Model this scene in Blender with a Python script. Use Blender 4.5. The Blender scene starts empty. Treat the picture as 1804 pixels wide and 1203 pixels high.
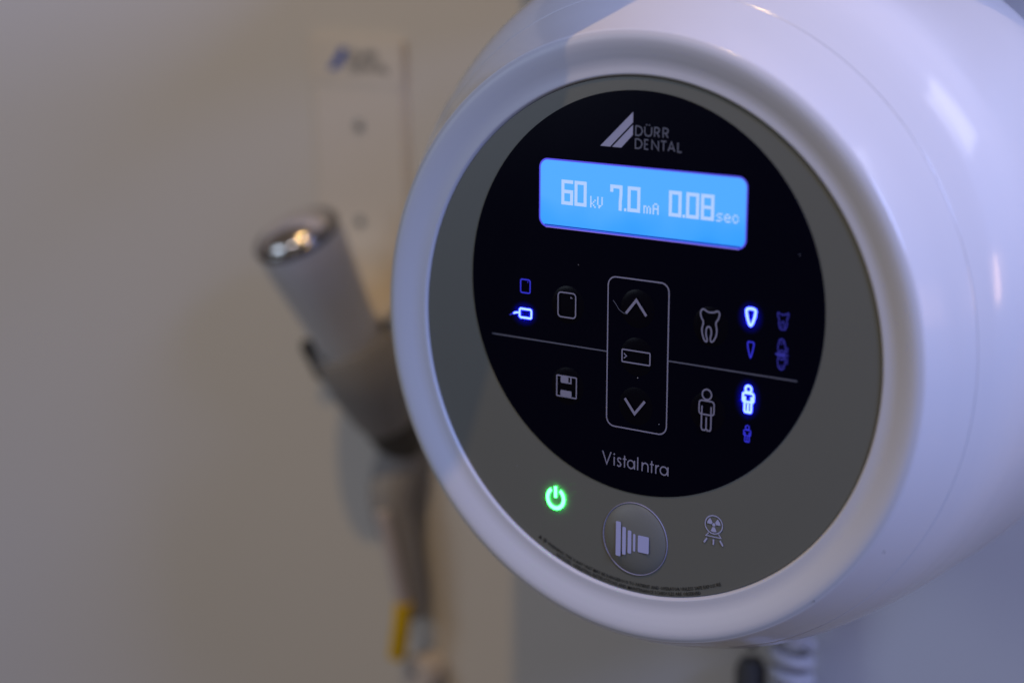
import bpy, bmesh, math, random
from mathutils import Vector, Matrix
random.seed(7)
S = 0.065                      # metres per panel unit (radius of the black glass disc)
PI = math.pi
scn = bpy.context.scene
C = scn.collection

def V(x, y, d):
    """panel coordinates (x right, y up, d into the unit) -> world metres"""
    return Vector((x*S, d*S, y*S))

# ------------------------------------------------------------------ camera
cam = bpy.data.cameras.new('camera'); camo = bpy.data.objects.new('camera', cam); C.objects.link(camo)
R = [(0.8187, 0.5742, 0.002), (-0.131, 0.183, 0.974), (0.5591, -0.7980, 0.2250)]   # right, up, back in world axes
r = Vector(R[0]).normalized(); b = Vector(R[2]); b = (b - r*b.dot(r)).normalized(); u = b.cross(r)
m = Matrix((r, u, b)).transposed().to_4x4(); m.translation = V(4.9010, 1.9515, -8.0709)
camo.matrix_world = m
cam.lens = 69.52; cam.sensor_width = 36; cam.clip_start = 0.01; cam.clip_end = 50
cam.dof.use_dof = True; cam.dof.focus_distance = 9.75*S; cam.dof.aperture_fstop = 4.1; cam.dof.aperture_blades = 0
scn.camera = camo

# ------------------------------------------------------------------ world, lamps, exposure
w = bpy.data.worlds.new('World'); scn.world = w; w.use_nodes = True
bg = w.node_tree.nodes['Background']; bg.inputs[0].default_value = (1.0, 0.82, 0.72, 1); bg.inputs[1].default_value = 0.08
scn.view_settings.view_transform = 'Standard'; scn.view_settings.look = 'None'
scn.view_settings.exposure = 0; scn.view_settings.gamma = 1

def area(name, pos, target, sx, sy, power, col, shape='RECTANGLE'):
    l = bpy.data.lights.new(name, 'AREA'); l.shape = shape; l.size = sx*S; l.size_y = sy*S; l.energy = power; l.color = col
    o = bpy.data.objects.new(name, l); C.objects.link(o); o.location = V(*pos)
    o.rotation_euler = (V(*target) - V(*pos)).to_track_quat('-Z', 'Y').to_euler(); return o
area('window_light', (17.5, 11.8, -8.5), (-1, 0, 1), 6, 8, 17.8, (0.34, 0.46, 1.0))
area('room_lamp', (-13, 2.5, -13), (-3, -0.5, 1.5), 8, 6, 1.85, (0.66, 0.81, 1.0))
area('front_lamp', (-3.6, 10, -15), (-2, -0.5, 2), 2.6, 2.6, 0.9, (0.95, 0.93, 1.0))
area('highlight_accent', (5.0, 4.7, 1.75), (1.4, 1.0, 0.4), 1.5, 2.0, 0.19, (0.80, 0.80, 1.0))  # accent lamp added for the bluish highlight on the rear shell, no window there
area('ceiling_spot', (-2.5, 18.2, -8.0), (0.5, 0, 0), 0.3, 0.3, 4.9, (1.0, 0.66, 0.28), 'DISK')
area('side_lamp', (7.6, 0.95, 1.45), (1.6, 0.3, 0.2), 0.4, 1.3, 0.09, (1.0, 0.62, 0.40))

# ------------------------------------------------------------------ materials
def mat(name, col, rough=0.5, emit=None, estr=0.0, spec=0.5, metal=0.0, coat=0.0, bump=0.0, bscale=60.0, vary=0.0, rvary=0.0):
    mm = bpy.data.materials.new(name); mm.use_nodes = True; nt = mm.node_tree; p = nt.nodes['Principled BSDF']
    p.inputs['Base Color'].default_value = (*col, 1); p.inputs['Roughness'].default_value = rough
    p.inputs['Specular IOR Level'].default_value = spec; p.inputs['Metallic'].default_value = metal
    p.inputs['Coat Weight'].default_value = coat; p.inputs['Coat Roughness'].default_value = 0.04
    if emit:
        p.inputs['Emission Color'].default_value = (*emit, 1); p.inputs['Emission Strength'].default_value = estr
    if bump or vary or rvary:
        tc = nt.nodes.new('ShaderNodeTexCoord'); n = nt.nodes.new('ShaderNodeTexNoise')
        n.inputs['Scale'].default_value = bscale/S/10; n.inputs['Detail'].default_value = 5
        nt.links.new(tc.outputs['Object'], n.inputs['Vector'])
        if bump:
            bp = nt.nodes.new('ShaderNodeBump'); bp.inputs['Strength'].default_value = bump; bp.inputs['Distance'].default_value = 0.001
            nt.links.new(n.outputs['Fac'], bp.inputs['Height']); nt.links.new(bp.outputs[0], p.inputs['Normal'])
        if vary:
            n2 = nt.nodes.new('ShaderNodeTexNoise'); n2.inputs['Scale'].default_value = bscale/S/60; n2.inputs['Detail'].default_value = 6
            nt.links.new(tc.outputs['Object'], n2.inputs['Vector'])
            mx = nt.nodes.new('ShaderNodeMix'); mx.data_type = 'RGBA'
            mx.inputs['A'].default_value = (*[c*(1-vary) for c in col], 1); mx.inputs['B'].default_value = (*[min(1, c*(1+vary)) for c in col], 1)
            nt.links.new(n2.outputs['Fac'], mx.inputs['Factor']); nt.links.new(mx.outputs['Result'], p.inputs['Base Color'])
        if rvary:
            mr = nt.nodes.new('ShaderNodeMapRange'); mr.inputs['To Min'].default_value = max(0.01, rough-rvary); mr.inputs['To Max'].default_value = rough+rvary
            n3 = nt.nodes.new('ShaderNodeTexNoise'); n3.inputs['Scale'].default_value = bscale/S/30; n3.inputs['Detail'].default_value = 8
            nt.links.new(tc.outputs['Object'], n3.inputs['Vector'])
            nt.links.new(n3.outputs['Fac'], mr.inputs['Value']); nt.links.new(mr.outputs[0], p.inputs['Roughness'])
    return mm
M = dict(
    white=mat('white_gloss_plastic', (0.72, 0.71, 0.73), 0.15, bump=0.012, bscale=25, vary=0.012, rvary=0.03),
    ring=mat('white_satin_plastic', (0.60, 0.60, 0.62), 0.42, bump=0.01, bscale=30, vary=0.012),
    grey=mat('grey_glass_print', (0.146, 0.148, 0.119), 0.38, spec=0.4, bump=0.004, bscale=40, vary=0.04, rvary=0.05),
    button=mat('translucent_button', (0.165, 0.170, 0.15), 0.42, spec=0.4),
    button_print=mat('button_print', (0.44, 0.46, 0.72), 0.5),
    black=mat('black_glass', (0.0012, 0.0012, 0.0058), 0.22, spec=0.07, rvary=0.06, bscale=30),
    keydome=mat('black_key_dome', (0.0012, 0.0012, 0.0042), 0.2, spec=0.14),
    gap=mat('dark_gap', (0.03, 0.03, 0.035), 0.6),
    print=mat('pale_print', (0.25, 0.245, 0.33), 0.5),
    print_dim=mat('dim_print', (0.115, 0.12, 0.16), 0.5),
    print_logo=mat('logo_print', (0.34, 0.345, 0.47), 0.5),
    print_grey=mat('print_on_grey', (0.42, 0.43, 0.62), 0.5),
    ink=mat('black_ink', (0.006, 0.006, 0.007), 0.6),
    blue_on=mat('blue_led_lit', (0.1, 0.1, 0.4), 0.4, (0.52, 0.85, 14.0), 1.0),
    blue_dim=mat('blue_led_dim', (0.02, 0.02, 0.1), 0.4, (0.05, 0.045, 0.75), 0.24),
    blue_mid=mat('blue_led_mid', (0.02, 0.02, 0.1), 0.4, (0.03, 0.03, 0.9), 0.65),
    green_on=mat('green_led_lit', (0.1, 0.4, 0.1), 0.4, (0.52, 10.0, 1.5), 1.0),
    lcd_digit=mat('lcd_digit', (0.2, 0.3, 0.5), 0.4, (0.38, 0.54, 0.96), 0.90),
    lcd_edge=mat('lcd_edge', (0.02, 0.02, 0.2), 0.3, (0.10, 0.08, 0.85), 0.8),
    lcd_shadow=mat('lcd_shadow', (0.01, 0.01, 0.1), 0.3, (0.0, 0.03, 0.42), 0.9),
    lcd_edge_low=mat('lcd_edge_low', (0.02, 0.02, 0.2), 0.3, (0.26, 0.20, 0.75), 0.7),
    wall=mat('painted_wall', (0.66, 0.64, 0.62), 0.75, bump=0.05, bscale=20, vary=0.02),
    holder=mat('holder_plastic', (0.70, 0.65, 0.60), 0.45),
    holder_dark=mat('grey_holder_cup', (0.27, 0.26, 0.26), 0.5),
    barrel=mat('handset_barrel', (0.60, 0.59, 0.61), 0.4),
    chrome=mat('chrome', (0.78, 0.74, 0.73), 0.16, metal=1.0),
    chrome_dark=mat('dark_chrome', (0.28, 0.265, 0.255), 0.15, metal=1.0),
    dark=mat('dark_rubber', (0.065, 0.060, 0.055), 0.6),
    screw=mat('screw_steel', (0.26, 0.25, 0.24), 0.4, metal=0.7),
    hose=mat('grey_hose', (0.30, 0.295, 0.305), 0.6),
    cable=mat('pale_cable', (0.55, 0.51, 0.54), 0.5),
    yellow=mat('yellow_sleeve', (0.78, 0.50, 0.0), 0.5),
    logo_blue=mat('blue_print', (0.0, 0.06, 0.42), 0.5),
    logo_grey=mat('grey_print', (0.20, 0.19, 0.19), 0.5),
    socket=mat('socket_plastic', (0.62, 0.58, 0.58), 0.35),
    coil=mat('coil_cord', (0.55, 0.55, 0.60), 0.4),
)
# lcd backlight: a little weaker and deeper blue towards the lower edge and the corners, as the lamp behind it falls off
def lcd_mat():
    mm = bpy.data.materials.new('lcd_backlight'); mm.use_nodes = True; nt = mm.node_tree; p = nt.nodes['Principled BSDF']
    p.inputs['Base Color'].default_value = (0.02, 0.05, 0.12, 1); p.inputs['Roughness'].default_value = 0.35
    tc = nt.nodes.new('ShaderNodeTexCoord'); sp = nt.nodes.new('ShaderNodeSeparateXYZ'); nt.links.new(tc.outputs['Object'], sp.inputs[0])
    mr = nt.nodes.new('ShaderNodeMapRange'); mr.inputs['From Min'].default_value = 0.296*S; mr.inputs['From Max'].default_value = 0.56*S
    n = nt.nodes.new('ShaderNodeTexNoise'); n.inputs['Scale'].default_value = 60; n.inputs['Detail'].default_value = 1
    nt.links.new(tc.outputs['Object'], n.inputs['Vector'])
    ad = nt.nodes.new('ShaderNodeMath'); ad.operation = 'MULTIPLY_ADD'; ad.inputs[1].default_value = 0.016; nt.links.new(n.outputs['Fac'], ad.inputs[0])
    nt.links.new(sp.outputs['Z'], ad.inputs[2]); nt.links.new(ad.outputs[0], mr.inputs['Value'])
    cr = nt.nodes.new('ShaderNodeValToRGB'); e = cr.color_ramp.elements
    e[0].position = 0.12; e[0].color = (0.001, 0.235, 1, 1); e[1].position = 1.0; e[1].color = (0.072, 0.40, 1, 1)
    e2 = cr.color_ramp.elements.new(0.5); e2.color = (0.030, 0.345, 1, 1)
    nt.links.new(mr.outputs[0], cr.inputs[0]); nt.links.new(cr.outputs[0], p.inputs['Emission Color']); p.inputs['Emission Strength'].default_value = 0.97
    return mm
M['lcd'] = lcd_mat()

# ------------------------------------------------------------------ builders
def link(name, bm, m, parent=None, smooth=False, angle=None):
    me = bpy.data.meshes.new(name); bm.normal_update(); bm.to_mesh(me); bm.free()
    me.materials.append(M[m] if isinstance(m, str) else m)
    if smooth:
        me.polygons.foreach_set('use_smooth', [True]*len(me.polygons))
        if angle: me.set_sharp_from_angle(angle=math.radians(angle))
    o = bpy.data.objects.new(name, me); C.objects.link(o)
    if parent:
        o.parent = parent; o.matrix_parent_inverse = parent.matrix_world.inverted()
    return o
def thing(name, label, cat, loc=(0, 0, 0), group=None):
    o = bpy.data.objects.new(name, None); C.objects.link(o); o.location = V(*loc); o.empty_display_size = 0.02
    o['label'] = label; o['category'] = cat
    if group: o['group'] = group
    bpy.context.view_layer.update(); return o

def lathe_d(prof, seg=192, cap0=False, cap1=False, cx=0.0):
    """prof: (radius, depth, centre_y) about the depth axis"""
    bm = bmesh.new(); rings = []
    for (rr, d, cy) in prof:
        rings.append([bm.verts.new(V(cx+rr*math.cos(2*PI*k/seg), cy+rr*math.sin(2*PI*k/seg), d)) for k in range(seg)])
    for a, c in zip(rings, rings[1:]):
        for k in range(seg):
            bm.faces.new((a[k], a[(k+1) % seg], c[(k+1) % seg], c[k]))
    if cap0: bm.faces.new(rings[0])
    if cap1: bm.faces.new(rings[-1])
    bmesh.ops.recalc_face_normals(bm, faces=bm.faces)
    return bm
def spline(pts, n=6):
    out = []
    P = [pts[0]] + list(pts) + [pts[-1]]
    for i in range(1, len(P)-2):
        for j in range(n):
            t = j/n; out.append(tuple(0.5*((2*b_)+(-a_+c_)*t+(2*a_-5*b_+4*c_-d_)*t*t+(-a_+3*b_-3*c_+d_)*t**3)
                                      for a_, b_, c_, d_ in zip(P[i-1], P[i], P[i+1], P[i+2])))
    out.append(tuple(pts[-1])); return out
def lathe_axis(p0, p1, prof, seg=64, cap=True):
    """prof: (fraction along p0->p1, radius)"""
    a = V(*p0); ax = V(*p1)-a; z = ax.normalized(); x = z.orthogonal().normalized(); y = z.cross(x)
    bm = bmesh.new(); rings = []
    for (t, rr) in prof:
        rings.append([bm.verts.new(a+ax*t+(x*math.cos(2*PI*k/seg)+y*math.sin(2*PI*k/seg))*rr*S) for k in range(seg)])
    for q, c in zip(rings, rings[1:]):
        for k in range(seg): bm.faces.new((q[k], q[(k+1) % seg], c[(k+1) % seg], c[k]))
    if cap: bm.faces.new(rings[0]); bm.faces.new(rings[-1])
    bmesh.ops.recalc_face_normals(bm, faces=bm.faces); return bm
def tube(pts, rad, seg=12):
    P = [V(*p) for p in pts]; bm = bmesh.new(); rings = []
    n = None
    for i, p in enumerate(P):
        t = (P[min(i+1, len(P)-1)]-P[max(i-1, 0)]).normalized()
        n = t.orthogonal().normalized() if n is None else (n-t*n.dot(t)).normalized()
        b_ = t.cross(n); rr = (rad[i] if isinstance(rad, (list, tuple)) else rad)*S
        rings.append([bm.verts.new(p+(n*math.cos(2*PI*k/seg)+b_*math.sin(2*PI*k/seg))*rr) for k in range(seg)])
    for q, c in zip(rings, rings[1:]):
        for k in range(seg): bm.faces.new((q[k], q[(k+1) % seg], c[(k+1) % seg], c[k]))
    bm.faces.new(rings[0]); bm.faces.new(rings[-1]); bmesh.ops.recalc_face_normals(bm, faces=bm.faces); return bm

# flat print: mitred ribbons and filled outlines a hair proud of what they are printed on
def ribbon(bm, pts, wd, d, closed=False):
    pts = [Vector(p) for p in pts]; n = len(pts); L = []; Rr = []
    for i, p in enumerate(pts):
        if closed: a, c = pts[i-1], pts[(i+1) % n]
        else: a, c = pts[max(i-1, 0)], pts[min(i+1, n-1)]
        t1 = (p-a).normalized() if (p-a).length > 1e-9 else (c-p).normalized()
        t2 = (c-p).normalized() if (c-p).length > 1e-9 else t1
        n1 = Vector((-t1.y, t1.x)); n2 = Vector((-t2.y, t2.x)); mm = n1+n2
        mm = n1 if mm.length < 1e-6 else mm.normalized()
        k = min(2.2, 1/max(0.3, mm.dot(n1)))
        L.append(bm.verts.new(V(*(p+mm*wd/2*k), d))); Rr.append(bm.verts.new(V(*(p-mm*wd/2*k), d)))
    for i in range(n if closed else n-1):
        j = (i+1) % n; bm.faces.new((L[i], L[j], Rr[j], Rr[i]))
def fill(bm, pts, d):
    bm.faces.new([bm.verts.new(V(x, y, d)) for x, y in pts])
def rrect(x0, x1, y0, y1, rad, n=6):
    out = []
    for cx, cy, a0 in ((x1-rad, y1-rad, 0), (x0+rad, y1-rad, 90), (x0+rad, y0+rad, 180), (x1-rad, y0+rad, 270)):
        for k in range(n+1):
            a = math.radians(a0+90*k/n); out.append((cx+rad*math.cos(a), cy+rad*math.sin(a)))
    return out
def circ(cx, cy, rx, ry=None, a0=0, a1=360, n=32):
    ry = ry or rx; full = abs(a1-a0) >= 360; k = n if full else n+1
    return [(cx+rx*math.cos(math.radians(a0+(a1-a0)*i/n)), cy+ry*math.sin(math.radians(a0+(a1-a0)*i/n))) for i in range(k)]
def smooth_closed(pts, n=4):
    out = []; N = len(pts)
    for i in range(N):
        P = [pts[(i+k-1) % N] for k in range(4)]
        for j in range(n):
            t = j/n; out.append(tuple(0.5*((2*b_)+(-a_+c_)*t+(2*a_-5*b_+4*c_-d_)*t*t+(-a_+3*b_-3*c_+d_)*t**3) for a_, b_, c_, d_ in zip(*P)))
    return out
def up_faces(bm):
    for f in bm.faces:
        f.normal_update()
        if f.normal.y > 0: f.normal_flip()
def pr(name, items, m, parent, d):
    """items: ('r', pts, width, closed) or ('f', pts)"""
    bm = bmesh.new()
    for k, it in enumerate(items):
        dd = d-0.0002*k
        if it[0] == 'r': ribbon(bm, it[1], it[2], dd, it[3] if len(it) > 3 else False)
        else: fill(bm, it[1], dd)
    up_faces(bm); return link(name, bm, m, parent)

# ================================================================== SETTING
bm = bmesh.new()
bmesh.ops.create_grid(bm, x_segments=1, y_segments=1, size=1)
for v in bm.verts: v.co = V(v.co.x*32-6, v.co.y*26, 2.9)
bm.normal_update()
for f in bm.faces:
    if f.normal.y > 0: f.normal_flip()
o = link('wall', bm, 'wall'); o['kind'] = 'structure'

# ================================================================== CONSOLE
con = thing('control_console', 'round white wall control unit with black glass panel and lit blue display', 'control unit', (0, -0.1, 2.9))
YG, YB = -0.225, -0.10          # centres of the plate and of the deep body
ring = [(1.2918, 0.03, YG), (1.2925, 0.004, YG), (1.2995, -0.0105, YG), (1.303, -0.0135, YG), (1.309, -0.0145, YG)]
ring += spline([(1.309, -0.0145, YG), (1.340, -0.0160, YG), (1.370, -0.0225, YG), (1.405, -0.0350, YG), (1.440, -0.0465, YG), (1.470, -0.0525, YG), (1.492, -0.0505, YG), (1.508, -0.0430, YG)], 8)[1:]
def cyd(d):                     # the deep body grows a little upwards behind the round front
    t = min(1, max(0, (d+0.03)/0.7)); return YG+(YB-YG)*t*t*(3-2*t)
link('front_ring', lathe_d(ring, 256), 'ring', con, True, 60)
def P3(q): return [(rr, d, cyd(d)) for rr, d in q]
shell = [(1.500, 0.02, YG), (1.507, -0.0425, YG)]
shell += P3(spline([(1.5085, -0.0430), (1.514, -0.0395), (1.520, -0.0325), (1.526, -0.0215), (1.550, 0.024), (1.584, 0.088), (1.618, 0.148), (1.650, 0.207), (1.652, 0.213)], 8))
link('front_shell', lathe_d(shell, 256), 'white', con, True, 70)
body = P3([(1.6495, 0.2132), (1.6495, 0.2155), (1.6535, 0.2158)])
body += P3(spline([(1.6545, 0.2168), (1.659, 0.2205), (1.664, 0.229), (1.682, 0.260), (1.708, 0.306), (1.736, 0.365), (1.766, 0.445), (1.800, 0.585), (1.82, 0.80), (1.83, 1.2), (1.835, 1.6), (1.80, 1.85), (1.66, 1.98), (1.2, 2.0)], 8))
link('rear_shell', lathe_d(body, 256, cap1=True), 'white', con, True, 28)
link('wall_mount', lathe_d([(0.9, 1.99, YB), (0.95, 2.1, YB), (0.95, 2.8, YB), (1.0, 2.897, YB)], 64, cap1=True), 'white', con, True, 40)
plate = link('grey_plate', lathe_d([(1.2905, 0.03, YG), (1.2905, 0.004, YG), (1.288, 0.0, YG)], 256, cap1=True), 'grey', con)
bd = link('black_glass', lathe_d([(1.0, -0.0004, 0), (0.9985, -0.004, 0)], 256, cap1=True), 'black', con)
DG = -0.0075     # print on the black glass
# key domes
def dome(name, cx, cy, rad, h, m, base, parent, prof=((1.0, 0), (0.985, .35), (0.94, .8), (0.86, 1.0), (0.6, 1.02), (0.3, 1.03))):
    bmx = bmesh.new(); rings = []
    for rr, hh in prof:
        rings.append([bmx.verts.new(V(cx+rad*rr*math.cos(2*PI*k/48), cy+rad*rr*math.sin(2*PI*k/48), base-h*hh)) for k in range(48)])
    for a, c in zip(rings, rings[1:]):
        for k in range(48): bmx.faces.new((a[k], a[(k+1) % 48], c[(k+1) % 48], c[k]))
    bmx.faces.new(rings[-1]); bmesh.ops.recalc_face_normals(bmx, faces=bmx.faces); up_faces(bmx)
    return link(name, bmx, m, parent, True)
DK = -0.0165
for (kx, ky) in ((-0.41, -0.09), (-0.408, -0.507), (-0.004, -0.06), (-0.003, -0.30), (-0.005, -0.55), (0.405, -0.095), (0.398, -0.515)):
    k_ = dome('key', kx, ky, 0.096, 0.0035, 'keydome', -0.0042, con, ((1, 0), (.97, .1), (.9, .35), (.78, .62), (.6, .84), (.35, .97))); key_last = k_
# print on the black glass
W1 = 0.0068
pr('divider_line', [('r', [(-0.872, -0.295), (-0.1765, -0.295)], W1)], 'print_dim', bd, DG)
pr('divider_line', [('r', [(0.1765, -0.295), (0.870, -0.295)], W1)], 'print_dim', bd, DG)
pr('key_frame', [('r', rrect(-0.173, 0.173, -0.670, 0.085, 0.045), W1, True)], 'print', bd, DG)
pr('up_arrow_icon', [('r', [(-0.063, -0.087), (-0.005, -0.015), (0.053, -0.087)], 0.0135)], 'print', bd, DK)
pr('down_arrow_icon', [('r', [(-0.062, -0.515), (-0.005, -0.586), (0.053, -0.515)], 0.0135)], 'print', bd, DK)
pr('enter_icon', [('r', rrect(-0.082, 0.078, -0.331, -0.269, 0.005, 3), W1, True), ('r', [(-0.071, -0.288), (-0.056, -0.300), (-0.071, -0.313)], 0.005)], 'print', bd, DK)
pr('film_icon', [('r', rrect(-0.462, -0.357, -0.152, -0.027, 0.018), W1, True), ('f', [(-0.388, -0.043), (-0.374, -0.053), (-0.388, -0.053)])], 'print', bd, DK)
pr('disk_icon', [('r', rrect(-0.466, -0.348, -0.561, -0.455, 0.003, 2), W1, True),
                 ('f', rrect(-0.443, -0.396, -0.491, -0.458, 0.007, 3)), ('f', rrect(-0.385, -0.377, -0.491, -0.458, 0.003, 3)),
                 ('f', [(-0.3965, -0.491), (-0.3845, -0.491), (-0.3845, -0.484), (-0.3965, -0.484)]), ('f', rrect(-0.443, -0.376, -0.558, -0.528, 0.006, 3))], 'print', bd, DK)
tooth = [(0.368, -0.012), (0.396, -0.024), (0.425, -0.022), (0.446, -0.014), (0.457, -0.026), (0.451, -0.05), (0.438, -0.073), (0.444, -0.107), (0.439, -0.139), (0.426, -0.161), (0.414, -0.166), (0.410, -0.151), (0.415, -0.123), (0.411, -0.102), (0.400, -0.094), (0.388, -0.104), (0.386, -0.131), (0.392, -0.155), (0.390, -0.168), (0.378, -0.163), (0.367, -0.137), (0.363, -0.11), (0.369, -0.086), (0.369, -0.07), (0.358, -0.052), (0.354, -0.028)]
pr('tooth_icon', [('r', smooth_closed(tooth, 4), 0.0075, True)], 'print', bd, DK)
def person_icon(name, cx, top, bot, wd, lw, m, d):
    h = top-bot; hr = h*0.125; hc = top-hr
    sh = top-2*hr-h*0.03; hip = bot+h*0.385; aw = wd*0.5
    it = [('r', circ(cx, hc, hr, n=20), lw, True),
          ('r', rrect(cx-aw, cx+aw, hip, sh, h*0.07, 4), lw, True),
          ('r', [(cx-aw*.62, sh-h*.13), (cx-aw*.62, hip+lw/2)], lw), ('r', [(cx+aw*.62, sh-h*.13), (cx+aw*.62, hip+lw/2)], lw),
          ('r', [(cx-aw*.64, hip-lw/2), (cx-aw*.64, bot+h*.05), (cx-aw*.50, bot), (cx-aw*.15, bot), (cx, bot+h*.05), (cx, hip-h*.06)], lw),
          ('r', [(cx+aw*.64, hip-lw/2), (cx+aw*.64, bot+h*.05), (cx+aw*.50, bot), (cx+aw*.15, bot), (cx+lw*.4, bot+h*.04)], lw)]
    return pr(name, it, m, bd, d)
person_icon('adult_icon', 0.399, -0.402, -0.605, 0.082, 0.0072, 'print', DK)
person_icon('lit_adult_icon', 0.6195, -0.353, -0.481, 0.056, 0.0115, 'blue_on', DG-0.004)
person_icon('small_child_icon', 0.6175, -0.548, -0.628, 0.037, 0.0055, 'blue_mid', DG)
pr('small_film_icon', [('r', rrect(-0.696, -0.638, -0.059, 0.009, 0.009, 4), 0.0062, True), ('f', rrect(-0.655, -0.650, -0.005, 0.0, 0.001, 2))], 'blue_mid', bd, DG)
pr('lit_sensor_icon', [('r', rrect(-0.699, -0.627, -0.187, -0.142, 0.008, 4), 0.0105, True),
                       ('r', [(-0.738, -0.172), (-0.722, -0.166), (-0.703, -0.164)], 0.009)], 'blue_on', bd, DG-0.004)
pr('sensor_lead_icon', [('r', [(-0.762, -0.184), (-0.750, -0.177), (-0.7385, -0.1722)], 0.005)], 'blue_mid', bd, DG)
can = [(0.599, 0.014), (0.620, 0.020), (0.643, 0.015), (0.643, -0.010), (0.630, -0.050), (0.620, -0.060), (0.611, -0.048), (0.599, -0.010)]
pr('lit_canine_icon', [('r', smooth_closed(can, 4), 0.0135, True)], 'blue_on', bd, DG-0.004)
can2 = [(0.607, -0.143), (0.622, -0.141), (0.638, -0.143), (0.637, -0.165), (0.630, -0.195), (0.623, -0.216), (0.616, -0.197), (0.608, -0.170)]
pr('small_canine_icon', [('r', smooth_closed(can2, 3), 0.0065, True)], 'blue_mid', bd, DG)
mol = [(0.760, 0.018), (0.776, 0.011), (0.797, 0.012), (0.814, 0.020), (0.813, 0.003), (0.807, -0.012), (0.808, -0.035), (0.800, -0.057), (0.788, -0.060), (0.775, -0.058), (0.766, -0.038), (0.767, -0.012), (0.760, 0.002)]
pr('small_molar_icon', [('r', smooth_closed(mol, 3), 0.006, True), ('r', [(0.780, -0.054), (0.779, -0.028), (0.787, -0.020), (0.795, -0.028), (0.795, -0.054)], 0.005)], 'blue_dim', bd, DG)
pr('small_bitewing_icon', [
    ('r', smooth_closed([(0.768, -0.165), (0.766, -0.135), (0.773, -0.110), (0.785, -0.105), (0.796, -0.112), (0.803, -0.137), (0.803, -0.165), (0.786, -0.158)], 3), 0.0055, True),
    ('r', [(0.780, -0.112), (0.779, -0.132)], 0.004), ('r', [(0.790, -0.112), (0.791, -0.132)], 0.004),
    ('f', [(0.750, -0.179), (0.765, -0.170), (0.806, -0.170), (0.806, -0.192), (0.765, -0.190)]), ('f', [(0.8065, -0.178), (0.8065, -0.184), (0.822, -0.183), (0.822, -0.177)]),
    ('r', smooth_closed([(0.768, -0.196), (0.767, -0.225), (0.773, -0.245), (0.785, -0.251), (0.797, -0.246), (0.804, -0.224), (0.803, -0.196), (0.786, -0.204)], 3), 0.0055, True),
    ('r', [(0.780, -0.246), (0.779, -0.226)], 0.004), ('r', [(0.790, -0.246), (0.791, -0.226)], 0.004),
    ('r', [(0.815, -0.140), (0.815, -0.170)], 0.005), ('r', [(0.816, -0.190), (0.816, -0.222)], 0.005)], 'blue_dim', bd, DG)
# logo: two slanted bars, then two lines of capitals
pr('logo_mark', [('f', [(-0.229, 0.720), (-0.045, 0.896), (-0.045, 0.846), (-0.173, 0.720)]),
                 ('f', [(-0.161, 0.720), (-0.045, 0.834), (-0.045, 0.786), (-0.109, 0.720)])], 'print_logo', bd, DG)
def cap(ch, x, y, w_, h):
    if ch == 'D': return [[(x, y+h/2), (x, y+h), (x+w_*.45, y+h), (x+w_*.8, y+h*.86), (x+w_, y+h*.5), (x+w_*.8, y+h*.14), (x+w_*.45, y), (x, y), (x, y+h/2)]]
    if ch == 'U': return [[(x, y+h), (x, y+h*.35), (x+w_*.15, y+h*.1), (x+w_*.5, y), (x+w_*.85, y+h*.1), (x+w_, y+h*.35), (x+w_, y+h)]]
    if ch == 'R': return [[(x, y), (x, y+h), (x+w_*.55, y+h), (x+w_*.9, y+h*.9), (x+w_*.95, y+h*.72), (x+w_*.85, y+h*.54), (x+w_*.55, y+h*.46), (x+.005, y+h*.46)], [(x+w_*.5, y+h*.44), (x+w_, y)]]
    if ch == 'E': return [[(x+w_, y+h), (x, y+h), (x, y), (x+w_, y)], [(x+.005, y+h*.52), (x+w_*.85, y+h*.52)]]
    if ch == 'N': return [[(x, y), (x, y+h), (x+w_, y), (x+w_, y+h)]]
    if ch == 'T': return [[(x, y+h), (x+w_, y+h)], [(x+w_/2, y+h-.004), (x+w_/2, y)]]
    if ch == 'A': return [[(x, y), (x+w_/2, y+h), (x+w_, y)], [(x+w_*.2, y+h*.3), (x+w_*.8, y+h*.3)]]
    if ch == 'L': return [[(x, y+h), (x, y), (x+w_, y)]]
    return []
k_ = 0.000314
def X(z): return -0.034+(z-800)*k_
its = []
LW = 0.0068; q = LW/2
for ch, a, c, y in (('D', 805, 945, .782), ('U', 965, 1108, .782), ('R', 1140, 1245, .782), ('R', 1290, 1400, .782),
                    ('D', 805, 945, .720), ('E', 970, 1055, .720), ('N', 1100, 1235, .720), ('T', 1255, 1375, .720), ('A', 1385, 1520, .720), ('L', 1555, 1645, .720)):
    for st in cap(ch, X(a)+q, y+q, X(c)-X(a)-LW, 0.051-LW): its.append(('r', st, LW))
for xx in (1010, 1062): its.append(('f', rrect(X(xx)-.003, X(xx)+.004, 0.836, .843, .001, 2)))
pr('maker_lettering', its, 'print_dim', bd, DG)
# product name in thin round letters
its = []; y0 = -0.873; xh = 0.045; ch = 0.066; sw = 0.0068
def stroke(p): its.append(('r', p, sw))
def letter_a(x, w_):
    its.append(('r', circ(x+w_*.47, y0+xh*.5, w_*.44, xh*.46, n=24), sw, True)); stroke([(x+w_*.97, y0+xh), (x+w_*.97, y0)])
stroke([(-0.193, y0+ch), (-0.168, y0+.002), (-0.143, y0+ch)])
stroke([(-0.124, y0), (-0.124, y0+xh)]); its.append(('f', circ(-0.124, y0+xh+.014, .0048, n=10)))
sx = -0.094
stroke([(sx+.010, y0+xh*.86), (sx+.004, y0+xh*.98), (sx-.005, y0+xh*.97), (sx-.010, y0+xh*.80), (sx-.007, y0+xh*.62), (sx+.004, y0+xh*.48), (sx+.010, y0+xh*.28), (sx+.006, y0+xh*.08), (sx-.004, y0+.001), (sx-.012, y0+xh*.12)])
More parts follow.
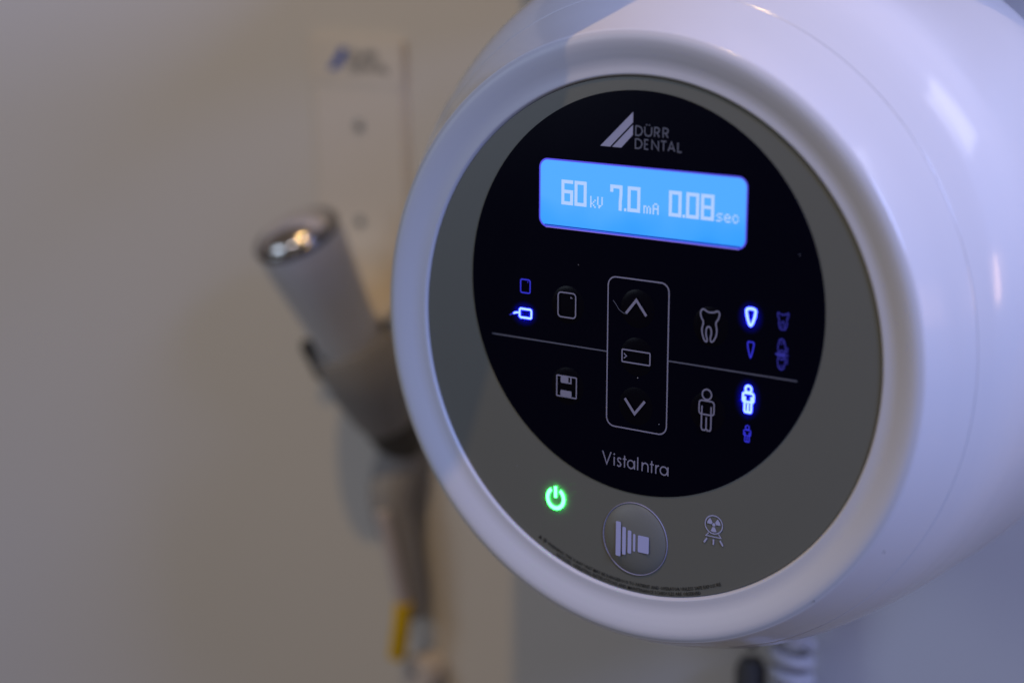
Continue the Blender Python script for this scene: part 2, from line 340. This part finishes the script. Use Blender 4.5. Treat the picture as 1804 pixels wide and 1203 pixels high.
stroke([(-0.063, y0), (-0.063, y0+xh+.016)]); stroke([(-0.073, y0+xh-.002), (-0.052, y0+xh-.002)])
letter_a(-0.046, 0.043)
stroke([(0.014, y0), (0.014, y0+ch)])
stroke([(0.040, y0), (0.040, y0+xh)]); stroke([(0.0415, y0+xh*.6), (0.046, y0+xh*.88), (0.058, y0+xh*.98), (0.070, y0+xh*.88), (0.074, y0+xh*.62), (0.074, y0)])
stroke([(0.095, y0), (0.095, y0+xh+.016)]); stroke([(0.085, y0+xh-.002), (0.106, y0+xh-.002)])
stroke([(0.119, y0), (0.119, y0+xh)]); stroke([(0.1205, y0+xh*.62), (0.126, y0+xh*.9), (0.137, y0+xh*.98)])
letter_a(0.143, 0.047)
pr('product_lettering', its, 'print', bd, DG)
# lcd window
bmx = bmesh.new(); fill(bmx, rrect(-0.580, 0.580, 0.296, 0.631, 0.045, 8), -0.0062); up_faces(bmx)
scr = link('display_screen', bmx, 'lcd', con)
pr('display_edge', [('r', [p for p in rrect(-0.580, 0.580, 0.296, 0.631, 0.045, 8)][7:] [:0] or rrect(-0.581, 0.581, 0.295, 0.632, 0.046, 8), 0.0085, True)], 'lcd_edge', scr, -0.0082)
pr('display_sill', [('r', [(-0.545, 0.292), (0.545, 0.292)], 0.004)], 'lcd_edge_low', scr, -0.0088)
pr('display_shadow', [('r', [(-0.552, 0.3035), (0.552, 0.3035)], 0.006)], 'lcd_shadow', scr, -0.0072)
DL = -0.0085
T = 0.0175
def box_(x0, x1, y0_, y1_): return ('f', [(x0, y0_), (x1, y0_), (x1, y1_), (x0, y1_)])
ya, yb, yc = 0.413, 0.537, 0.475
def digit(ch, x0, x1, name='display_digit'):
    q = T/2
    if ch == '0': it = [('r', [(x0+q, ya+q), (x1-q, ya+q), (x1-q, yb-q), (x0+q, yb-q)], T, True)]
    if ch == '6': it = [('r', [(x0+q, ya+q), (x1-q, ya+q), (x1-q, yc+.004), (x0+q, yc+.004)], T, True), box_(x0, x0+T, yc, yb), box_(x0+T, x1, yb-T, yb)]
    if ch == '8': it = [('r', [(x0+q, ya+q), (x1-q, ya+q), (x1-q, yb-q), (x0+q, yb-q)], T, True), box_(x0+T, x1-T, yc-q*.9, yc+q*.9)]
    if ch == '7': it = [('r', [(x0+q, yb-.036), (x0+q, yb-q), (x1-q*1.2, yb-q), (x1-q*1.2, yb-.045), (x1-q*1.6, yc-.02), (x1-q*1.6, ya)], T)]
    if ch == '.': it = [box_(x0, x1, ya, ya+.015)]
    pr(name, it, 'lcd_digit', scr, DL)
for ch, a, c in (('6', -.452, -.383), ('0', -.375, -.304), ('7', -.168, -.096), ('.', -.088, -.075), ('0', -.069, .003), ('0', .162, .232), ('.', .238, .252), ('0', .257, .328), ('8', .337, .409)):
    digit(ch, a, c)
def small(chs, x0, px=0.0086, py=0.0092):
    G = dict(k=['1...', '1...', '1..1', '1.1.', '11..', '1.1.', '1..1'], V=['1..1', '1..1', '1..1', '1..1', '1..1', '.11.', '.1..'],
             m=['.....', '.....', '11.1.', '1.1.1', '1.1.1', '1.1.1', '1.1.1'], A=['.11.', '1..1', '1..1', '1111', '1..1', '1..1', '1..1'],
             s=['....', '....', '.111', '1...', '.11.', '...1', '111.'], e=['....', '....', '.11.', '1..1', '1111', '1...', '.111'], c=['....', '....', '.11.', '1..1', '1...', '1..1', '.11.'])
    its = []; x = x0
    for ch in chs:
        g = G[ch]
        for i, row in enumerate(g):
            j = 0
            while j < len(row):
                if row[j] == '1':
                    e_ = j
                    while e_ < len(row) and row[e_] == '1': e_ += 1
                    its.append(box_(x+j*px, x+e_*px-.0003, 0.413+(6-i)*py+.0002, 0.413+(7-i)*py-.0002)); j = e_
                else: j += 1
        x += (len(g[0])+1)*px
    bmx = bmesh.new()
    for it in its: fill(bmx, it[1], DL)
    up_faces(bmx); link('display_unit', bmx, 'lcd_digit', scr)
small('kV', -0.283, 0.0081, 0.0082); small('mA', 0.021, 0.0086, 0.0078); small('sec', 0.420, 0.0086, 0.0082)
# on the grey plate
DP = -0.0035
px_, py_ = -0.473, -1.108
pr('power_icon', [('r', circ(px_, py_, 0.049, 0.052, 122, 418, 36), 0.0185), ('r', [(px_-.001, py_+.064), (px_, py_+.004)], 0.0175)], 'green_on', plate, DP-0.006)
eb = dome('exposure_button', 0.001, -1.236, 0.184, 0.030, 'button', -0.0006, con, ((1, 0), (.97, .12), (.9, .32), (.78, .56), (.62, .76), (.45, .89), (.28, .97), (.12, 1.0)))
rimb = lathe_d([(0.1835, -0.0008, -1.236), (0.1855, -0.006, -1.236), (0.188, -0.006, -1.236), (0.190, -0.0008, -1.236)], 96, cx=0.001)
link('button_rim', rimb, 'print', eb, True)
bars = [(-.093, -.064, -1.331, -1.150), (-.055, -.034, -1.318, -1.173), (-.023, -.002, -1.306, -1.185), (.0085, .022, -1.290, -1.198), (.036, .100, -1.288, -1.200)]
for a, c, y1, y2 in bars: pr('button_bar', [('f', rrect(a, c, y1, y2, 0.006, 3))], 'button_print', eb, -0.032)
its = [('r', circ(.448, -1.075, .048, .046, n=32), .0055, True), ('f', circ(.448, -1.075, .009, n=10))]
for a in (90+60, 90-60, 270):
    its.append(('f', circ(.448, -1.075, .012, a0=a-27, a1=a+27, n=5)+circ(.448, -1.075, .037, a0=a+27, a1=a-27, n=6)))
its += [('r', [(.421, -1.119), (.406, -1.136), (.490, -1.136), (.476, -1.118)], .0048), ('r', [(.413, -1.149), (.396, -1.173)], .009), ('r', [(.449, -1.148), (.449, -1.176)], .009), ('r', [(.485, -1.149), (.502, -1.173)], .009)]
pr('radiation_icon', its, 'print_grey', plate, DP)
# the two curved lines of fine black lettering at the lower edge
def arc_text(txt, rad, a0, a1, size, name):
    cu = bpy.data.curves.new(name, 'FONT'); cu.body = txt; cu.size = 1.0; cu.offset = 0.012; cu.resolution_u = 1
    to = bpy.data.objects.new(name, cu); C.objects.link(to); bpy.context.view_layer.update()
    me = bpy.data.meshes.new_from_object(to.evaluated_get(bpy.context.evaluated_depsgraph_get()))
    bpy.data.objects.remove(to); bpy.data.curves.remove(cu)
    xs = [v.co.x for v in me.vertices]; x0, x1 = min(xs), max(xs)
    for v in me.vertices:
        a = math.radians(a0+(a1-a0)*(v.co.x-x0)/(x1-x0)); rr = rad-v.co.y*size
        v.co = V(rr*math.cos(a), YG+rr*math.sin(a), DP)
    me.materials.clear(); me.materials.append(M['ink'])
    o = bpy.data.objects.new(name, me); C.objects.link(o); o.parent = plate; o.matrix_parent_inverse = plate.matrix_world.inverted(); return o
arc_text('\u25b2 \u2622 WARNING: THIS X-RAY UNIT MAY BE DANGEROUS TO PATIENT AND OPERATOR UNLESS SAFE EXPOSURE', 1.2555, -117.6, -66.6, 0.0245, 'warning_lettering')
arc_text('FACTORS, OPERATING INSTRUCTIONS AND MAINTENANCE SCHEDULES ARE OBSERVED', 1.281, -111.5, -72.4, 0.0245, 'warning_lettering')
# lint beside the up arrow, as in the picture
o = pr('lint', [('r', [(-0.137, -0.030), (-0.122, -0.046), (-0.114, -0.056), (-0.106, -0.068), (-0.094, -0.078), (-0.078, -0.086), (-0.062, -0.090)], 0.003)], 'print_dim', bd, -0.0185)

for sx, sy, sd, sr in ((1.36, -1.02, -0.047, .0042), (1.02, -1.33, -0.05, .0034), (0.004, -0.405, -0.0060, .0032), (0.13, -0.62, -0.0060, .0026), (-0.72, -0.98, -0.002, .0026), (0.86, 0.30, -0.006, .0024), (-0.35, 0.12, -0.006, .0022)):
    bmx = bmesh.new(); bmesh.ops.create_icosphere(bmx, subdivisions=1, radius=sr*S, matrix=Matrix.Translation(V(sx, sy, sd)))
    link('dust_speck', bmx, 'hose' if abs(sd) < .04 else 'dark', con)
# glow of the lit symbols in the translucent film over them
def glow(name, cx, cy, rx, ry, col, dens, parent, base):
    mm = bpy.data.materials.new(name); mm.use_nodes = True; nt = mm.node_tree; nt.nodes.remove(nt.nodes['Principled BSDF'])
    vs = nt.nodes.new('ShaderNodeVolumeScatter'); vs.inputs['Color'].default_value = (*col, 1)
    tc = nt.nodes.new('ShaderNodeTexCoord'); mp = nt.nodes.new('ShaderNodeVectorMath'); mp.operation = 'SUBTRACT'
    mp.inputs[1].default_value = V(cx, cy, base); nt.links.new(tc.outputs['Object'], mp.inputs[0])
    sc = nt.nodes.new('ShaderNodeVectorMath'); sc.operation = 'MULTIPLY'; sc.inputs[1].default_value = (1/(rx*S), 0.0, 1/(ry*S)); nt.links.new(mp.outputs[0], sc.inputs[0])
    ln = nt.nodes.new('ShaderNodeVectorMath'); ln.operation = 'LENGTH'; nt.links.new(sc.outputs[0], ln.inputs[0])
    mr = nt.nodes.new('ShaderNodeMapRange'); mr.interpolation_type = 'SMOOTHSTEP'; mr.inputs['From Min'].default_value = 0.25; mr.inputs['From Max'].default_value = 1.0
    mr.inputs['To Min'].default_value = dens/S; mr.inputs['To Max'].default_value = 0.0; nt.links.new(ln.outputs['Value'], mr.inputs['Value'])
    nt.links.new(mr.outputs[0], vs.inputs['Density']); nt.links.new(vs.outputs[0], nt.nodes['Material Output'].inputs['Volume'])
    bmx = bmesh.new(); t_ = 0.022; rings = []
    for d in (base, base-t_): rings.append([bmx.verts.new(V(cx+rx*math.cos(2*PI*k/40), cy+ry*math.sin(2*PI*k/40), d)) for k in range(40)])
    for k in range(40): bmx.faces.new((rings[0][k], rings[0][(k+1) % 40], rings[1][(k+1) % 40], rings[1][k]))
    bmx.faces.new(rings[0]); bmx.faces.new(rings[1]); bmesh.ops.recalc_face_normals(bmx, faces=bmx.faces)
    return link(name, bmx, mm, parent)
glow('sensor_light_film', -0.666, -0.166, 0.085, 0.07, (0.01, 0.01, 1.0), 22.0, bd, -0.0045)
glow('canine_light_film', 0.621, -0.022, 0.075, 0.085, (0.01, 0.01, 1.0), 22.0, bd, -0.0045)
glow('adult_light_film', 0.6195, -0.417, 0.075, 0.11, (0.01, 0.01, 1.0), 22.0, bd, -0.0045)
glow('power_light_film', -0.473, -1.104, 0.11, 0.11, (0.01, 1.0, 0.12), 9.0, plate, -0.001)

# lip, foot and coiled lead under the console
link('service_latch', lathe_axis((-0.22, -1.915, 1.05), (0.10, -1.915, 1.05), [(0, .02), (.04, .07), (.96, .07), (1, .02)], 24), 'white', con, True, 50)
link('rubber_foot', lathe_axis((-0.36, -1.86, 1.0), (-0.36, -1.99, 1.0), [(0, .13), (.8, .13), (1, .1)], 32), 'dark', con, True, 50)
coil = thing('coiled_lead', 'white coiled lead hanging under the round control unit', 'cord', (-0.42, -2.4, 2.6))
pts = []
for i in range(18*20+1):
    a = 2*PI*i/20; pts.append((-0.40+.11*math.cos(a), -2.72-i*.0058, 2.6+.11*math.sin(a)))
link('coil', tube(pts, .045, 10), 'coil', coil, True)
link('plug', lathe_axis((-0.40, -1.9, 2.6), (-0.40, -2.72, 2.6), [(0, .10), (.7, .12), (1, .10)], 32), 'coil', coil, True, 50)
plugd = thing('black_connector', 'dark cable connector hanging beside the coiled lead', 'connector', (-0.69, -2.5, 2.6))
link('connector_body', lathe_axis((-0.69, -2.90, 2.6), (-0.69, -3.5, 2.6), [(0, .07), (.1, .10), (1, .11)], 32), 'dark', plugd, True, 50)
link('lead', tube([(-0.60, -1.9, 2.6), (-0.66, -2.4, 2.6), (-0.69, -2.82, 2.6)], .03), 'dark', plugd, True)

# ================================================================== WALL HOLDER + HANDSET
hold = thing('wall_holder', 'narrow pale wall holder curving out to a cup, blue logo on top', 'holder', (-4.1, 0, 2.9))
def strip(prof, w0, w1, cx0, cx1, th):
    """prof: (y, d) line swept in x with thickness th"""
    bmx = bmesh.new(); N = len(prof); A = []
    for i, (y, d) in enumerate(prof):
        t = i/(N-1); a = prof[max(i-1, 0)]; c = prof[min(i+1, N-1)]; ty, td = c[0]-a[0], c[1]-a[1]; l = math.hypot(ty, td); ny, nd = -td/l, ty/l
        if nd > 0: ny, nd = -ny, -nd
        hw = (w0+(w1-w0)*t)/2; cx = cx0+(cx1-cx0)*t
        A.append([bmx.verts.new(V(cx-hw, y, d)), bmx.verts.new(V(cx-hw+.05, y+ny*th, d+nd*th)), bmx.verts.new(V(cx+hw-.05, y+ny*th, d+nd*th)), bmx.verts.new(V(cx+hw, y, d))])
    for a, c in zip(A, A[1:]):
        for k in range(4): bmx.faces.new((a[k], a[(k+1) % 4], c[(k+1) % 4], c[k]))
    bmx.faces.new(A[0]); bmx.faces.new(A[-1]); bmesh.ops.recalc_face_normals(bmx, faces=bmx.faces); return bmx
prof = [(0.88, 2.897), (0.60, 2.897), (0.3, 2.897), (-0.1, 2.897), (-0.45, 2.89), (-0.70, 2.84), (-0.86, 2.74), (-0.96, 2.60), (-1.02, 2.45)]
link('back_plate', strip(spline([(a, c) for a, c in prof], 3), 0.88, 0.90, -4.13, -4.02, 0.04), 'holder', hold, True, 30)
link('top_cap', strip([(0.885, 2.862), (0.72, 2.860), (0.56, 2.862)], 0.86, 0.86, -4.13, -4.12, 0.012), 'holder', hold, True, 30)
DHp = 2.845
pr('logo_mark', [('f', [(-4.36, 0.66), (-4.24, 0.82), (-4.19, 0.82), (-4.19, 0.76), (-4.28, 0.66)])], 'logo_blue', hold, DHp)
its = [('r', st, .014) for (ch, a, c, y) in (('D', -4.16, -4.11, .74), ('U', -4.09, -4.04, .74), ('R', -4.02, -3.98, .74), ('R', -3.96, -3.92, .74), ('D', -4.16, -4.11, .66), ('E', -4.09, -4.05, .66), ('N', -4.03, -3.98, .66), ('T', -3.97, -3.92, .66), ('A', -3.91, -3.86, .66), ('L', -3.84, -3.81, .66)) for st in cap(ch, a, y, c-a, .055)]
pr('maker_lettering', its, 'logo_grey', hold, DHp)
for sy in (0.27, -0.42):
    link('screw', lathe_axis((-4.09, sy, 2.855), (-4.09, sy, 2.84), [(0, .040), (.6, .040), (1, .028)], 24), 'screw', hold, True, 50)
AX = Vector((0.145, -0.886, 0.441)).normalized()
T0 = Vector((-3.93, -0.344, 1.95))
def hp(s): return tuple(T0+AX*s)
link('cup', lathe_axis(hp(0.92), hp(1.70), [(0.05, .25), (0, .275), (.04, .30), (.45, .295), (.8, .25), (1, .19)], 48), 'holder_dark', hold, True, 50)
hs = thing('dental_handset', 'grey handset with round chrome top standing in the wall holder', 'handset', hp(1.7))
link('barrel', lathe_axis(hp(0.05), hp(1.95), [(0, .30), (.03, .305), (.10, .296), (.2, .275), (.33, .25), (.45, .235), (.6, .23), (.75, .21), (.9, .16), (1, .10)], 64), 'barrel', hs, True, 50)
link('chrome_rim', lathe_axis(hp(0.06), hp(0), [(0, .306), (.35, .314), (.8, .306), (1.0, .290), (.97, .262), (.80, .245)], 64, cap=False), 'chrome_dark', hs, True, 70)
link('chrome_button', lathe_axis(hp(0.02), hp(-0.09), [(0, .262), (.2, .255), (.45, .225), (.68, .18), (.87, .12), (.97, .055), (1.0, .012)], 64), 'chrome', hs, True, 80)
def off(s, dx, dy, dd): a = Vector(hp(s)); return (a.x+dx, a.y+dy, a.z+dd)
link('clip', lathe_axis(off(0.92, -.33, -.04, -.10), off(1.26, -.32, -.04, -.10), [(0, .03), (.12, .052), (.85, .055), (1, .03)], 24), 'dark', hs, True, 60)
e = (-3.70, -2.13, 2.87)
link('collar', lathe_axis(hp(1.60), hp(2.02), [(0, .22), (.4, .19), (1, .10)], 32), 'dark', hs, True, 50)
link('hose', tube(spline([(e[0], e[1]+.1, e[2]), (e[0]+.0, e[1]-.25, 2.68), (e[0]+.08, e[1]-.65, 2.70), (e[0]+.14, e[1]-1.15, 2.74)], 6), [.20-.0060*i for i in range(19)], 20), 'hose', hs, True)
link('cable', tube(spline([(e[0]+.06, e[1]-.30, 2.50), (e[0]+.12, e[1]-.65, 2.54), (e[0]+.16, e[1]-1.02, 2.60)], 6), .05, 16), 'cable', hs, True)
link('sleeve', tube(spline([(e[0]+.165, e[1]-1.00, 2.60), (e[0]+.14, e[1]-1.2, 2.60), (e[0]+.085, e[1]-1.44, 2.62)], 6), .066, 20), 'yellow', hs, True, 60)
sock = thing('wall_socket', 'small round white wall outlet below the yellow sleeved cable', 'outlet', (e[0]+.19, e[1]-1.6, 2.9))
sx_, sy_ = e[0]+.19, e[1]-1.60
link('socket_body', lathe_d([(0.15, 2.897, sy_), (0.15, 2.74, sy_), (0.125, 2.70, sy_)], 48, cap1=True, cx=sx_), 'socket', sock, True, 40)
link('socket_hole', lathe_d([(0.035, 2.699, sy_+.02), (0.03, 2.696, sy_+.02)], 24, cap1=True, cx=sx_-.02), 'logo_grey', sock, True, 40)

# ================================================================== LIGHT BLOCKER (unseen; added to cast a shadow edge on unit and wall)
blocker = thing('overhead_blocker', 'unseen white board added above the round unit to block light', 'blocker', (-3, 2.1, 2.9))
def edgex(d): return 0.006+0.958*d
bmx = bmesh.new(); top = []; bot = []
for x, d in ((edgex(2.895), 2.895), (edgex(-2.4), -2.4), (-2.7, -2.4), (-2.7, 2.895)):
    bot.append(bmx.verts.new(V(x, 2.3, d))); top.append(bmx.verts.new(V(x, 2.55, d)))
bmx.faces.new(bot); bmx.faces.new(top)
for k in range(4): bmx.faces.new((bot[k], bot[(k+1) % 4], top[(k+1) % 4], top[k]))
bmesh.ops.recalc_face_normals(bmx, faces=bmx.faces)
link('blocker_board', bmx, 'white', blocker)
for xb in (-2.0, 1.0):
    link('blocker_bracket', lathe_axis((xb, 2.55, 2.6), (xb, 3.1, 2.6), [(0, .12), (1, .12)], 24), 'chrome', blocker, True, 40)
